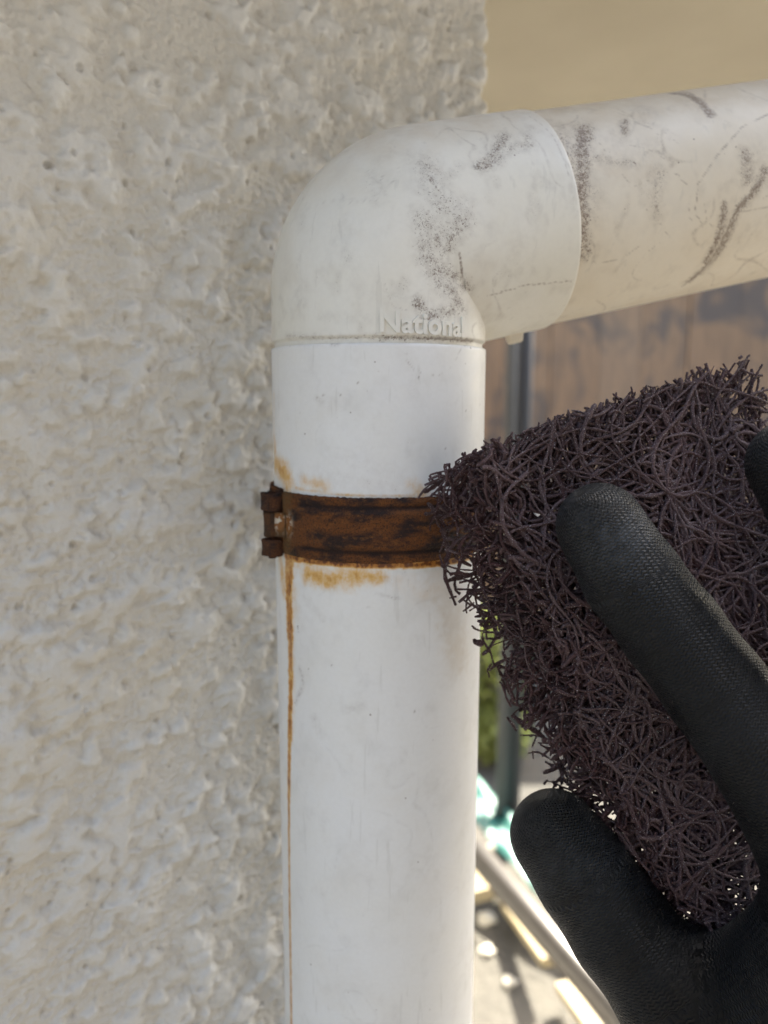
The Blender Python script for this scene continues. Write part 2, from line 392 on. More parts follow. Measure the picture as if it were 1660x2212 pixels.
ELBOW_MARKS = [ ('d',3.73,0.60,[(32.6,60.0),(32.2,69.0),(31.9,80.0),(35.0,86.0)]),
 ('d',3.10,0.70,[(27.2,82.0),(27.2,93.0),(28.5,98.0),(35.8,90.0)]),
 ('d',2.79,0.75,[(23.4,90.0),(20.4,98.0),(15.3,104.0),(12.5,112.0),(9.4,117.0)]),
 ('d',1.86,0.80,[(20.0,103.0),(22.1,114.0),(17.3,123.0)]),
 ('d',1.86,0.80,[(9.4,92.0),(6.3,96.0),(7.3,105.0),(8.3,112.0)]),
 ('d',1.86,0.85,[(54.2,50.0),(49.2,60.0),(45.9,66.0),(43.3,66.0)]),
 ('d',1.86,0.65,[(48.4,65.0),(53.4,59.0),(59.3,58.0),(60.1,52.0)]),
 ('d',1.37,0.40,[(57.6,76.0),(60.9,81.0)]),
 ('d',2.17,0.30,[(50.0,104.0),(48.4,111.0)]),
 ('d',1.55,0.30,[(29.2,44.0),(26.8,48.0),(24.8,60.0)]),
 ('d',1.86,0.22,[(20.0,50.0),(16.6,60.0),(11.5,64.0)]),
 ('d',1.24,0.30,[(6.3,45.0),(5.2,68.0)]),
 ('d',0.87,0.90,[(1.0,72.0),(1.0,97.0),(1.0,130.0)]),
 ('d',0.87,0.60,[(2.1,20.0),(1.0,45.0),(1.0,72.0)]),
 ('d',1.37,0.50,[(38.3,65.0),(34.6,69.0),(33.9,65.0)]),
 ('d',1.24,0.40,[(66.8,84.0),(66.8,95.0)]),
 ('l',0.42,1.00,[(1.0,90.0),(1.0,102.0),(1.0,130.0)]),
 ('l',0.35,0.44,[(2.1,20.0),(1.0,56.0),(1.0,90.0)]),
 ('l',0.35,0.81,[(41.7,128.0),(46.7,127.0),(52.6,126.0),(66.8,129.0)]),
 ('l',0.56,1.00,[(32.2,104.0),(31.9,109.0),(30.2,115.0)]),
 ('l',0.35,0.62,[(32.9,117.0),(23.1,137.0),(41.7,143.0)]),
 ('l',0.29,0.31,[(13.6,76.0),(8.3,80.0),(7.3,88.0)]),
 ('l',0.29,0.35,[(22.7,46.0),(24.8,60.0)]),
 ('l',0.29,0.38,[(30.2,46.0),(27.2,54.0),(25.1,60.0)]),
 ('l',0.29,0.38,[(21.0,48.0),(17.7,54.0),(16.3,60.0),(14.6,59.0)]),
 ('l',0.29,0.31,[(27.2,45.0),(26.1,50.0),(25.5,56.0)]),
 ('l',0.35,0.50,[(24.4,92.0),(24.8,100.0),(21.4,104.0)]),
 ('l',0.35,0.56,[(29.2,80.0),(29.5,85.0)]),
 ('l',0.64,1.00,[(27.2,92.0),(27.5,93.0)]),
 ('l',0.35,1.00,[(31.9,95.0),(31.9,96.0)]),
 ('l',0.29,0.38,[(65.1,35.0),(66.8,55.0),(66.8,78.0)]) ]
ARM_MARKS = [ ('d',3.06,0.66,[(46.7,53.5),(46.0,67.2),(46.0,77.8)]),
 ('d',2.75,0.99,[(54.5,51.4),(50.8,62.7),(48.7,76.0),(46.8,86.1)]),
 ('d',2.45,0.94,[(45.9,85.9),(47.1,94.8),(45.8,102.9),(47.1,116.2)]),
 ('d',1.54,0.61,[(51.9,68.9),(57.9,73.4),(63.9,76.0)]),
 ('d',1.48,0.88,[(67.6,49.6),(65.3,57.7)]),
 ('d',3.06,0.44,[(51.0,88.1),(49.8,98.6)]),
 ('d',2.15,0.61,[(71.4,83.9),(68.5,93.6),(69.3,104.2)]),
 ('d',2.45,0.83,[(99.7,81.3),(98.7,93.6)]),
 ('d',1.54,0.99,[(91.1,104.6),(91.3,118.1),(89.7,134.8)]),
 ('d',1.71,0.94,[(104.9,91.0),(100.3,102.2),(96.2,106.8),(94.5,117.3),(92.9,131.9),(88.0,148.8)]),
 ('d',3.68,0.28,[(104.1,78.0),(103.0,86.4)]),
 ('d',3.68,0.28,[(59.9,63.6),(70.9,70.8)]),
 ('d',1.84,0.55,[(46.5,39.8),(49.7,49.5),(56.9,48.2)]),
 ('d',5.52,0.22,[(99.5,123.4),(107.7,121.4)]),
 ('l',2.45,1.00,[(92.6,24.9),(94.0,34.2),(94.1,44.3),(93.8,54.0)]),
 ('l',0.77,1.00,[(91.6,14.7),(96.0,23.4),(95.8,32.4)]),
 ('l',0.32,0.81,[(111.6,59.9),(101.1,65.7),(90.4,78.8),(82.6,91.8),(81.4,105.1),(84.7,113.5)]),
 ('l',0.63,1.00,[(96.7,106.1),(94.4,112.1),(92.9,121.3),(91.0,137.6),(86.9,154.4)]),
 ('l',0.95,1.00,[(96.2,106.8),(103.6,95.7)]),
 ('l',0.51,0.94,[(91.1,104.6),(91.0,119.8)]),
 ('l',0.38,0.54,[(97.5,109.6),(106.5,109.6)]),
 ('l',0.26,0.41,[(98.5,108.3),(106.0,103.7)]),
 ('l',0.26,0.47,[(49.8,50.9),(56.0,59.1),(58.4,76.2),(62.3,88.0),(68.1,85.5)]),
 ('l',0.32,0.54,[(48.6,116.7),(51.2,122.7),(58.8,122.7),(64.4,117.5)]),
 ('l',0.20,0.47,[(62.6,26.4),(66.7,39.0),(72.4,54.2),(74.7,63.0)]),
 ('l',0.26,0.61,[(65.3,96.7),(67.3,106.0)]),
 ('l',0.26,0.47,[(69.4,107.4),(74.9,111.5)]),
 ('l',0.26,0.54,[(68.0,121.3),(73.6,114.4),(70.7,111.0)]),
 ('l',0.26,0.54,[(79.8,97.5),(79.3,106.2),(81.2,110.8)]),
 ('l',0.32,0.54,[(84.5,102.0),(85.7,112.1),(88.7,114.7)]),
 ('l',0.32,0.68,[(72.6,82.6),(76.4,85.3),(79.0,90.8)]),
 ('l',0.26,0.47,[(64.4,65.9),(69.7,69.5),(75.1,79.0)]),
 ('l',0.20,0.41,[(70.2,47.8),(75.5,57.7),(80.0,71.5)]),
 ('l',0.32,0.41,[(63.8,19.6),(67.4,27.6),(77.0,25.8)]),
 ('f',5.08,0.55,[(45.6,43.0),(64.8,45.4),(91.5,44.0),(118.2,41.4)]),
 ('f',4.65,0.40,[(55.4,73.6),(61.5,82.1),(68.5,82.3)]),
 ('f',11.00,0.40,[(77.4,165.8),(99.3,160.9),(119.0,154.9)]) ]
PIPE_MARKS = [ ('r',2.6,1.05,[(-44.0,-53.5),(-49.3,-54.5)]),
 ('r',2.0,1.05,[(-49.3,-54.5),(-56.8,-54.3),(-65.7,-53.9)]),
 ('r',1.4,1.02,[(-65.7,-53.9),(-76.9,-54.0),(-86.3,-55.0),(-95.9,-56.6)]),
 ('r',1.1,0.98,[(-95.9,-56.6),(-105.6,-57.9),(-115.5,-59.1)]),
 ('r',0.75,0.92,[(-115.5,-59.1),(-135.8,-60.3),(-200,-62.0),(-280,-63.0)]),
 ('r',3.6,0.3,[(-43.9,-52.6),(-50.0,-52.2),(-58.7,-51.5)]),
 ('r',2.0,0.28,[(-58.7,-51.5),(-81.3,-52.6),(-95.6,-55.3)]),
 ('r',0.95,1.35,[(-43.5,-56.9),(-43.2,-42.4),(-42.9,-29.8),(-42.8,-5.0),(-43.3,26.9),(-43.6,60.0)]),
 ('r',2.6,0.3,[(-45.0,-50.4),(-43.9,-29.9),(-43.7,-5.0)]),
 ('r',3.2,0.68,[(-47.0,-38.0),(-47.2,-24.5),(-46.1,-11.2)]),
 ('r',2.6,0.58,[(-46.1,-11.2),(-46.0,1.1)]),
 ('r',2.4,0.42,[(-48.7,-34.9),(-48.2,-13.6)]),
 ('r',3.6,0.66,[(-19.0,-70.7),(-20.7,-56.9),(-23.9,-53.7)]),
 ('r',2.4,0.45,[(-12.4,-73.4),(-19.2,-72.0)]),
 ('r',0.9,0.3,[(0.5,-71.9),(-12.4,-73.4)]),
 ('r',2.8,0.5,[(-44.0,-67.5),(-49.2,-61.9),(-53.2,-61.4)]),
 ('r',2.2,0.4,[(-22.1,-39.3),(-23.1,-26.6)]),
 ('r',0.49,0.5,[(-24.2,-46.5),(-25.0,-17.4),(-25.3,22.3)]),
 ('r',2.6,0.35,[(-23.0,17.3),(-24.7,22.2)]),
 ('r',3.66,0.16,[(-47.2,10.4),(-51.4,22.7),(-49.7,28.9)]),
 ('f',5.29,0.45,[(-46.0,30.7),(-57.4,40.3),(-71.4,47.0)]),
 ('d',0.65,0.7,[(-73.8,-45.0),(-77.5,-42.7),(-84.4,-49.7)]),
 ('d',1.42,0.4,[(-86.8,-35.1),(-89.8,-31.1)]),
 ('d',2.44,0.22,[(-15.2,-20.5),(-20.2,10.2)]),
 ('d',2.44,0.25,[(-19.7,-29.2),(-23.8,18.1)]),
 ('d',1.22,0.4,[(-82.3,-16.5),(-81.0,-8.3)]),
 ('d',0.41,0.9,[(-62.0,-46.4),(-63.3,-46.1)]),
 ('d',1.22,0.3,[(-53.2,-40.5),(-58.6,-28.4)]),
 ('d',0.41,0.6,[(-50.4,-0.4),(-51.8,10.4)]),
 ('d',1.63,0.3,[(-46.3,6.5),(-45.6,12.0)]),
 ('l',0.28,0.9,[(-13.5,35.0),(-13.7,35.2)]),
 ('l',0.28,0.8,[(-82.7,18.8),(-82.9,18.9)]),
 ('l',0.24,0.7,[(-86.3,9.6),(-86.4,9.7)]),
 ('l',0.28,0.9,[(-54.0,-4.8),(-54.1,-4.6)]),
 ('l',0.24,0.7,[(-72.9,-38.5),(-73.0,-38.4)]),
 ('l',0.24,0.7,[(-70.6,-24.1),(-70.7,-24.0)]),
 ('l',0.2,0.7,[(-71.6,-5.4),(-71.7,-5.3)]),
 ('l',0.28,0.7,[(-102.6,64.8),(-102.8,65.4)]),
 ('l',0.16,0.4,[(-50.8,0.4),(-52.2,9.7)]),
 ('l',0.16,0.3,[(-51.7,1.1),(-54.2,7.3)]),
 ('l',0.22,0.4,[(11.7,12.7),(7.5,15.3),(5.5,20.6),(4.8,29.7),(7.2,38.6),(11.5,44.4)]),
 ('l',0.43,0.45,[(8.8,13.3),(5.8,17.6)]),
 ('l',0.32,1,[(4.4,19.8),(3.9,19.4)]),
 ('l',0.38,1,[(0.3,-18.8),(-0.1,-17.8)]),
 ('l',0.32,0.9,[(0.1,-27.2),(-0.1,-26.9)]),
 ('l',0.27,0.8,[(-0.4,-30.8),(-0.9,-29.6)]),
 ('l',0.27,0.8,[(3.2,-9.7),(3.0,-9.5)]),
 ('l',0.27,0.8,[(-4.3,-42.6),(-4.4,-42.3)]),
 ('l',0.32,0.9,[(-2.2,65.2),(-2.4,65.9)]),
 ('l',0.22,0.8,[(1.1,45.8),(0.9,46.0)]),
 ('l',0.22,0.8,[(-1.2,45.9),(-1.3,46.1)]),
 ('l',0.22,0.8,[(-4.0,49.5),(-4.0,49.7)]),
 ('d',0.54,0.8,[(12.7,-22.4),(12.6,-19.2)]),
 ('d',2.16,0.18,[(9.5,13.3),(-1.1,19.7)]),
 ('d',0.65,0.5,[(-0.6,-31.5),(-1.7,-27.8)]),
 ('l',0.16,0.25,[(3.0,-24.3),(0.9,-21.0)]) ]


def paint(o, Vw, marks, pt, seed, grime, tide):
    """stains that lie on the plastic: strokes given in surface coordinates (mm along, degrees round)"""
    lay = {q: np.zeros(len(Vw)) for q in 'dlfr'}
    wob = perlin(Vw[:, 0] / 0.0016 + seed, Vw[:, 1] / 0.0016, Vw[:, 2] / 0.0016); wob2 = perlin(Vw[:, 0] / 0.0006 + seed, Vw[:, 1] / 0.0006, Vw[:, 2] / 0.0006)
    for kind, wmm, st, pts in marks:
        S, T = [], []
        for (s0, t0), (s1, t1) in zip(pts[:-1], pts[1:]):
            L = math.hypot(s1 - s0, (t1 - t0) * 0.52); n = max(3, int(L / 0.5)); q = np.linspace(0, 1, n)
            S += list(s0 + (s1 - s0) * q); T += list(t0 + (t1 - t0) * q)
        C = pt(np.array(S) / 1000, np.radians(T)); h = wmm / 1000 * {'l': 0.6, 'r': 0.85, 'd': 0.95, 'f': 0.7}[kind]
        h = max(h, 0.00013)
        pad = h * 3 + 0.0005
        sel = np.where(np.all((Vw > C.min(0) - pad) & (Vw < C.max(0) + pad), axis=1))[0]
        if not len(sel): continue
        best = np.full(len(sel), 9.0)
        for c in C: best = np.minimum(best, ((Vw[sel] - c) ** 2).sum(1))
        x = np.sqrt(best) / h
        if kind in 'lr': q_ = 0.45 if kind == 'l' else 0.25; x = x + q_ * wob[sel] + 0.7 * q_ * wob2[sel]; v = st * (1 - sstep(*((-0.2, 1.9) if (kind == 'r' and st < 0.9) else (0.5, 1.5)), x))
        else: x = x + 0.7 * wob[sel] + 0.3 * wob2[sel]; v = st * (1 - sstep(0.2, 2.0, x))
        lay[kind][sel] = np.maximum(lay[kind][sel], v)
    gq = perlin(Vw[:, 0] / 0.007 + seed, Vw[:, 1] / 0.007, Vw[:, 2] / 0.012) + 0.6 * perlin(Vw[:, 0] / 0.0025, Vw[:, 1] / 0.0025 + seed, Vw[:, 2] / 0.004)
    lay['d'] = np.maximum(lay['d'] * np.clip(1.05 + 0.5 * wob, 0, 1.25), grime * sstep(0.15, 0.8, gq))
    # tide lines left by drying water
    wq = 0.006 * perlin(Vw[:, 0] / 0.012 + seed, Vw[:, 1] / 0.012, Vw[:, 2] / 0.012 + 3)
    tn = perlin((Vw[:, 0] + wq) / 0.015, (Vw[:, 1] + wq) / 0.015 + seed, Vw[:, 2] / 0.013)
    msk = sstep(0.05, 0.5, perlin(Vw[:, 0] / 0.020, Vw[:, 1] / 0.020, Vw[:, 2] / 0.020 + seed * 2) + 0.1)
    lay['l'] = np.maximum(lay['l'], tide * msk * np.exp(-(tn / 0.028) ** 2) * np.clip(0.7 + 0.8 * wob, 0, 1)); lay['f'] = np.maximum(lay['f'], 0.45 * tide * msk * sstep(0.0, 0.25, tn))
    attr(o, 'speck', lay['d']); attr(o, 'line', lay['l']); attr(o, 'rust', lay['r']); attr(o, 'film', lay['f'])

down = empty('downpipe', (XP, YP, GROUND_Z), 'white plastic downpipe with a dirty elbow in front of the stucco wall', 'pipe')
# vertical pipe with its open top rim
zz = np.concatenate([np.linspace(GROUND_Z, -0.30, 12), np.arange(-0.2995, 0.0119, 0.0005)])
NTH = 420; al = np.linspace(-math.pi, math.pi, NTH, endpoint=False)
prof = [(z, 0.0301) for z in zz] + [(0.0122, 0.0301), (0.01255, 0.02995), (0.0127, 0.0297), (0.0127, 0.0293), (0.0120, 0.0290), (0.004, 0.0290)]
V = np.concatenate([AX + np.stack([r_ * np.sin(al), -r_ * np.cos(al), np.full(NTH, z_)], -1) for z_, r_ in prof])
pipe = obj('vertical_pipe', V, grid_faces(len(prof), NTH, wrap=True), MAT_PIPE, down)
paint(pipe, V, PIPE_MARKS, pipe_pt, 1.7, 0.22, 0.16)
# elbow
ss = np.concatenate([[-0.006], np.array([0.0, 0.0007, 0.0008, 0.0010, 0.0012, 0.0014, 0.0016]), np.arange(0.0020, S_END - 0.0005, 0.0004)])
th = np.linspace(0, 2 * math.pi, 440, endpoint=False)
V = np.concatenate([elbow_pt(np.full(len(th), s_), th) for s_ in ss] +
                   [elbow_pt(np.full(len(th), s_), th, dr) for s_, dr in ((S_END - 0.0003, -0.00005), (S_END, -0.00025), (S_END + 0.0001, -0.0006), (S_END - 0.0002, -0.0013))])
elbow = obj('elbow', V, grid_faces(len(ss) + 4, len(th), wrap=True, flip=True), MAT_ELBOW, down)
paint(elbow, V, ELBOW_MARKS, elbow_pt, 4.1, 0.40, 0.42)
pp, oo = elbow_axis(np.repeat(np.append(ss, [S_END] * 4), len(th)))
upness = np.cos(np.tile(th, len(ss) + 4)) * oo[:, 2]
fa = elbow.data.attributes['film']; buf = np.zeros(len(V), dtype=np.float32); fa.data.foreach_get('value', buf)
nz = perlin(V[:, 0] / 0.008, V[:, 1] / 0.008, V[:, 2] / 0.008)
buf = np.maximum(buf, 0.6 * sstep(0.35, 0.95, upness + 0.15 * nz)); fa.data.foreach_set('value', buf)
# arm pipe
sa = np.concatenate([np.arange(0.030, 0.150, 0.0005), np.linspace(0.152, 0.42, 30)])
V = np.concatenate([arm_pt(np.full(len(th), s_), th) for s_ in sa])
arm = obj('sloping_pipe', V, grid_faces(len(sa), len(th), wrap=True, flip=True), MAT_ARM, down)
paint(arm, V, ARM_MARKS, arm_pt, 8.3, 0.45, 0.60)
fa = arm.data.attributes['film']; buf = np.zeros(len(V), dtype=np.float32); fa.data.foreach_get('value', buf)
nz = perlin(V[:, 0] / 0.010 + 7, V[:, 1] / 0.010, V[:, 2] / 0.010)
buf = np.maximum(buf, 0.22 + 0.55 * sstep(0.40, 0.98, np.cos(np.tile(th, len(sa))) + 0.2 * nz)); fa.data.foreach_set('value', buf)
# raised lettering on the elbow barrel
tc = bpy.data.curves.new('lettering', 'FONT'); tc.body = 'National'; tc.extrude = 0.02; tc.offset = 0.028; tc.resolution_u = 6
to = bpy.data.objects.new('lettering', tc); COL.objects.link(to)
dg = bpy.context.evaluated_depsgraph_get(); tm = bpy.data.meshes.new_from_object(to.evaluated_get(dg))
tv = np.array([v.co[:] for v in tm.vertices]); tf = [tuple(p.vertices) for p in tm.polygons]
bpy.data.objects.remove(to); bpy.data.meshes.remove(tm)
x0, x1 = tv[:, 0].min(), tv[:, 0].max(); cap = tv[:, 1].max() - max(tv[:, 1].min(), -0.01)
q = (tv[:, 0] - x0) / (x1 - x0)
al_t = R(1.0) + q * R(45.5); zt = 0.0148 + 0.0006 * (1 - q) + tv[:, 1] / cap * 0.0050
rad = np.where(tv[:, 2] > 0, 0.0299 + 0.0006, 0.0294)
V = AX + np.stack([rad * np.sin(al_t), -rad * np.cos(al_t), zt], -1)
let = obj('lettering', V, tf, MAT_ELBOW, elbow, smooth=False)
# small moulded lug under the collar
lc = arm_pt(np.array([0.0355]), np.array([R(176)]), 0.0312)[0]
V, Fc = box((0, 0, 0), (0.0052, 0.004, 0.0032)); V = np.array(V); V[np.array(V)[:, 2] < 0] *= np.array([0.72, 0.8, 1.0])
Bm = np.stack([DV, NV, OUT_A], 1); V = V @ Bm.T + lc
lug = obj('moulded_lug', V, Fc, MAT_ARM, elbow, smooth=False)
bv = lug.modifiers.new('bevel', 'BEVEL'); bv.width = 0.0006; bv.segments = 2

# ------------------------------------------------------------------ rusty clamp
ZT, ZBm = -0.0256, -0.0424
clamp = empty('pipe_clamp', (XP, YP, (ZT + ZBm) / 2), 'rusty steel strap clamp with hinge round the white pipe', 'clamp')
def cyl(al, r, z): return AX + np.stack([r * np.sin(al), -r * np.cos(al), z], -1)
def strap(a0, a1, z0, z1, r_in, thick, emboss, name, seed):
    na, nz = int((a1 - a0) / R(0.55)), 52
    al = np.linspace(a0, a1, na); v = np.linspace(0, 1, nz)
    AL, VV = np.meshgrid(al, v, indexing='ij')
    edge = 0.00022 * perlin(AL * 34 + seed, VV * 0 + seed) + 0.00012 * perlin(AL * 110, VV * 0 + seed)
    Zz = z0 + (z1 - z0) * VV + edge * np.where(VV > 0.5, 1, -0.7) * np.abs(2 * VV - 1)
    pl = sstep(0.17, 0.27, VV) * (1 - sstep(0.75, 0.85, VV)) * sstep(a0 + R(7), a0 + R(17), AL) if emboss else 0
    gr = (np.exp(-((VV - 0.17) / 0.045) ** 2) + np.exp(-((VV - 0.85) / 0.04) ** 2)) * sstep(a0 + R(5), a0 + R(18), AL) if emboss else 0 * VV
    rough = 0.00009 * perlin(AL * 60, VV * 30, seed) + 0.00006 * perlin(AL * 160, VV * 80, seed)
    bevel = -0.0003 * (sstep(0.03, 0.0, VV) + sstep(0.97, 1.0, VV))
    ro = r_in + thick + 0.0010 * pl - 0.0003 * gr + 2.0 * rough + bevel
    outer = cyl(AL, ro, Zz); inner = cyl(AL, np.full_like(AL, r_in), Zz)
    V = np.concatenate([outer.reshape(-1, 3), inner.reshape(-1, 3)])
    n = na * nz; f1 = grid_faces(na, nz); f2 = grid_faces(na, nz, flip=True) + n
    rim = []
    for i in range(na - 1): rim += [(i * nz, i * nz + n, (i + 1) * nz + n, (i + 1) * nz), (i * nz + nz - 1, (i + 1) * nz + nz - 1, (i + 1) * nz + nz - 1 + n, i * nz + nz - 1 + n)]
    for j in range(nz - 1): rim += [(j, j + 1, j + 1 + n, j + n), ((na - 1) * nz + j, (na - 1) * nz + j + n, (na - 1) * nz + j + 1 + n, (na - 1) * nz + j + 1)]
    o = obj(name, V, np.concatenate([f1, f2, np.array(rim)]), MAT_RUST, clamp)
    uv = np.stack([AL * r_in, Zz, 0 * Zz], -1).reshape(-1, 3); vattr(o, 'arc', np.concatenate([uv, uv]))
    attr(o, 'groove', np.concatenate([np.broadcast_to(gr, AL.shape).ravel() * 0.9] * 2))
    ol = (1 - sstep(a0 + R(4), a0 + R(13), AL + 0.10 * perlin(AL * 20, VV * 4, seed))) if emboss else 0 * AL
    attr(o, 'olive', np.concatenate([ol.ravel()] * 2))
    fl = np.exp(-(((AL - (a0 + R(5.5))) / R(3.0)) ** 2 + ((VV - 0.50) / 0.13) ** 2)) if emboss else 0 * AL
    attr(o, 'fleck', np.concatenate([fl.ravel()] * 2))
    return o
HA, HD = R(-61.0), 0.0331                              # hinge axis: angle round the pipe and distance from its axis
HX = AX + np.array([HD * math.sin(HA), -HD * math.cos(HA), 0])
strap(R(-55), R(100), ZBm, ZT, 0.0303, 0.0010, True, 'front_strap', 2.2)
strap(R(104), R(302.5), ZBm - 0.0003, ZT + 0.0007, 0.0303, 0.0010, False, 'rear_strap', 6.4)
def simple_attrs(o, Vv, olive=0.0):
    ang = np.arctan2(Vv[:, 0] - HX[0], Vv[:, 1] - HX[1]); vattr(o, 'arc', np.stack([ang * 0.0028, Vv[:, 2], 0 * ang], -1))
    for nme, val in (('groove', 0.55), ('olive', olive), ('fleck', 0.0)): attr(o, nme, np.full(len(Vv), val))
def knuckle(z0, z1, ro, ri, name, seed, squash=1.0, olive=0.0):
    n, m = 48, 14; t = np.linspace(0, 2 * math.pi, n, endpoint=False)
    rows = []
    for i in range(m):
        v = i / (m - 1); z = z0 + (z1 - z0) * v
        rr = ro * (1 + 0.035 * perlin(np.cos(t) * 1.4 + seed, np.sin(t) * 1.4, v * 2.5)) - (0.0002 if i in (0, m - 1) else 0) + 0.00025 * (abs(2 * v - 1) ** 3)
        rows.append(np.stack([HX[0] + rr * np.cos(t), HX[1] + rr * squash * np.sin(t), np.full(n, z) + 0.00015 * np.sin(t * 2 + seed)], -1))
    for z in (z1 - 0.0001, z0 + 0.0001):
        rows.append(np.stack([HX[0] + ri * np.cos(t), HX[1] + ri * squash * np.sin(t), np.full(n, z)], -1))
    rows.append(rows[0])
    V = np.concatenate(rows); o = obj(name, V, grid_faces(len(rows), n, wrap=True), MAT_RUST, clamp); simple_attrs(o, V, olive); return o
knuckle(-0.0307, -0.0260, 0.0028, 0.0022, 'hinge_knuckle', 1.3)
knuckle(-0.0432, -0.0386, 0.0028, 0.0022, 'hinge_knuckle', 5.9)
knuckle(-0.0378, -0.0311, 0.00215, 0.0011, 'hinge_barrel', 9.2, olive=0.3)
V, Fc = tube_between(HX + UZ * -0.0440, HX + UZ * -0.0300, 0.00110, 20); o = obj('hinge_pin', V, Fc, MAT_RUST, clamp); simple_attrs(o, np.array(V))
# tongue that joins the barrel to the front strap, and tongues from the knuckles to the rear strap
def tongue(z0, z1, a0, a1, r0, r1, name, olive):
    n, m = 16, 10; al = np.linspace(a0, a1, n); rr = np.linspace(r0, r1, n); v = np.linspace(z0, z1, m)
    AL, Zv = np.meshgrid(al, v, indexing='ij'); RR = np.repeat(rr[:, None], m, 1) + 0.0001 * perlin(AL * 50, Zv * 900)
    V = np.concatenate([cyl(AL, RR, Zv).reshape(-1, 3), cyl(AL, RR - 0.0009, Zv).reshape(-1, 3)])
    Fq = np.concatenate([grid_faces(n, m), grid_faces(n, m, flip=True) + n * m,
        np.array([(i * m, i * m + n * m, (i + 1) * m + n * m, (i + 1) * m) for i in range(n - 1)] + [(i * m + m - 1, (i + 1) * m + m - 1, (i + 1) * m + m - 1 + n * m, i * m + m - 1 + n * m) for i in range(n - 1)])])
    o = obj(name, V, Fq, MAT_RUST, clamp); simple_attrs(o, V, olive)
    a = o.data.attributes['fleck']; f = np.exp(-((AL - R(-55)) / R(2.6)) ** 2 - ((Zv + 0.0335) / 0.0022) ** 2).ravel(); a.data.foreach_set('value', np.concatenate([f, f]).astype(np.float32))
tongue(-0.0377, -0.0312, R(-61.5), R(-52), 0.0345, 0.0316, 'hinge_tongue', 0.8)
tongue(-0.0304, -0.0262, R(-76), R(-66), 0.0313, 0.0333, 'hinge_tongue', 0.0)
tongue(-0.0430, -0.0383, R(-76), R(-66), 0.0313, 0.0333, 'hinge_tongue', 0.0)
# stem driven into the wall behind
V, Fc = tube_between(AX + np.array([0, 0, -0.034]) - WN * 0.031, AX + np.array([0, 0, -0.034]) - WN * 0.075, 0.004, 20); o = obj('wall_stem', V, Fc, MAT_RUST, clamp); simple_attrs(o, np.array(V))
# ------------------------------------------------------------------ background yard
MAT_STEEL = None
k = NT('galvanised_steel'); n_ = k.noise(60, 4); k.set('Base Color', k.mix(n_, (0.055, 0.05, 0.045), (0.09, 0.082, 0.075))); k.set('Metallic', 0.2); k.set('Roughness', 0.42)
MAT_STEEL = k.m
# weathered board wall of the neighbouring shed
k = NT('weathered_boards'); co = k.coord(); oi = k.n('ShaderNodeObjectInfo').outputs['Random']
gr = k.noise(9, 5, 0.65, vec=k.scale(co, (6, 6, 0.5)), dist=0.6); pt_ = k.noise(3.2, 4, 0.6, vec=co, dist=1.2)
c = k.mix(k.ramp(gr, 0.35, 0.7), (0.255, 0.15, 0.082), (0.15, 0.092, 0.055))
c = k.mix(k.ramp(pt_, 0.48, 0.64, 0, 0.85), c, (0.062, 0.054, 0.052))
c = k.mix(k.math('MULTIPLY', oi, 0.35), c, (0.26, 0.185, 0.125))
k.set('Base Color', c); k.set('Roughness', 0.85); k.set('Normal', k.bump(gr, 0.01, 0.6)); MAT_BOARD = k.m
SHED_Y = 4.2
shed = empty('board_wall', (0.6, SHED_Y, GROUND_Z), 'weathered brown vertical board wall beyond the yard', 'wall')
x = -1.2; i = 0; rb = random.Random(4)
while x < 4.2:
    wd = rb.uniform(0.20, 0.27)
    V, Fc = box((x + wd / 2, SHED_Y + rb.uniform(-0.006, 0.006), GROUND_Z + 1.025), (wd - 0.003, 0.024, 2.05)); obj('board', V, Fc, MAT_BOARD, shed, smooth=False)
    x += wd
V, Fc = box((1.5, SHED_Y + 0.04, GROUND_Z + 1.015), (5.4, 0.03, 2.01)); obj('backing', V, Fc, simple('dark_backing', (0.10, 0.07, 0.05), 0.9), shed, smooth=False)
# scaffold: uprights, ledgers, planks
MAT_DARK = simple('dark_steel', (0.03, 0.033, 0.042), 0.8)
def pole(p, q, label, r, mat):
    p, q = np.array(p, float), np.array(q, float)
    V, Fc = tube_between(p, q, r, 24)
    o = obj('scaffold_pole', V, Fc, mat, None, loc=p, label=label, cat='pole', group='scaffold poles in the yard')
    for f in o.data.polygons: f.use_smooth = len(f.vertices) == 4
    return o
b = at(1131, 850, 2.05); pole((b[0], b[1], GROUND_Z), (b[0], b[1], 1.2), 'dark upright scaffold pole seen just under the elbow', 0.0215, MAT_DARK)
b = at(1104, 850, 2.0); pole((b[0], b[1], GROUND_Z), (b[0], b[1], 1.2), 'paler upright strip added as the lit side of the dark pole', 0.0135, simple('lit_side_grey', (0.06, 0.063, 0.068), 0.8))  # lit left side of the dark pole, made as its own paler tube
b = at(1140, 1600, 2.9); pole((b[0], b[1], GROUND_Z), (b[0], b[1], -0.40), 'short dark upright pole behind the scouring pad', 0.0243, MAT_DARK)
A1, A2 = at(985, 1790, 1.45), at(1420, 2300, 1.12)
pole(A1 + (A1 - A2) * 0.1, A2 + (A2 - A1) * 0.8, 'sloping grey scaffold pole between pipe and thumb', 0.0243, MAT_STEEL)
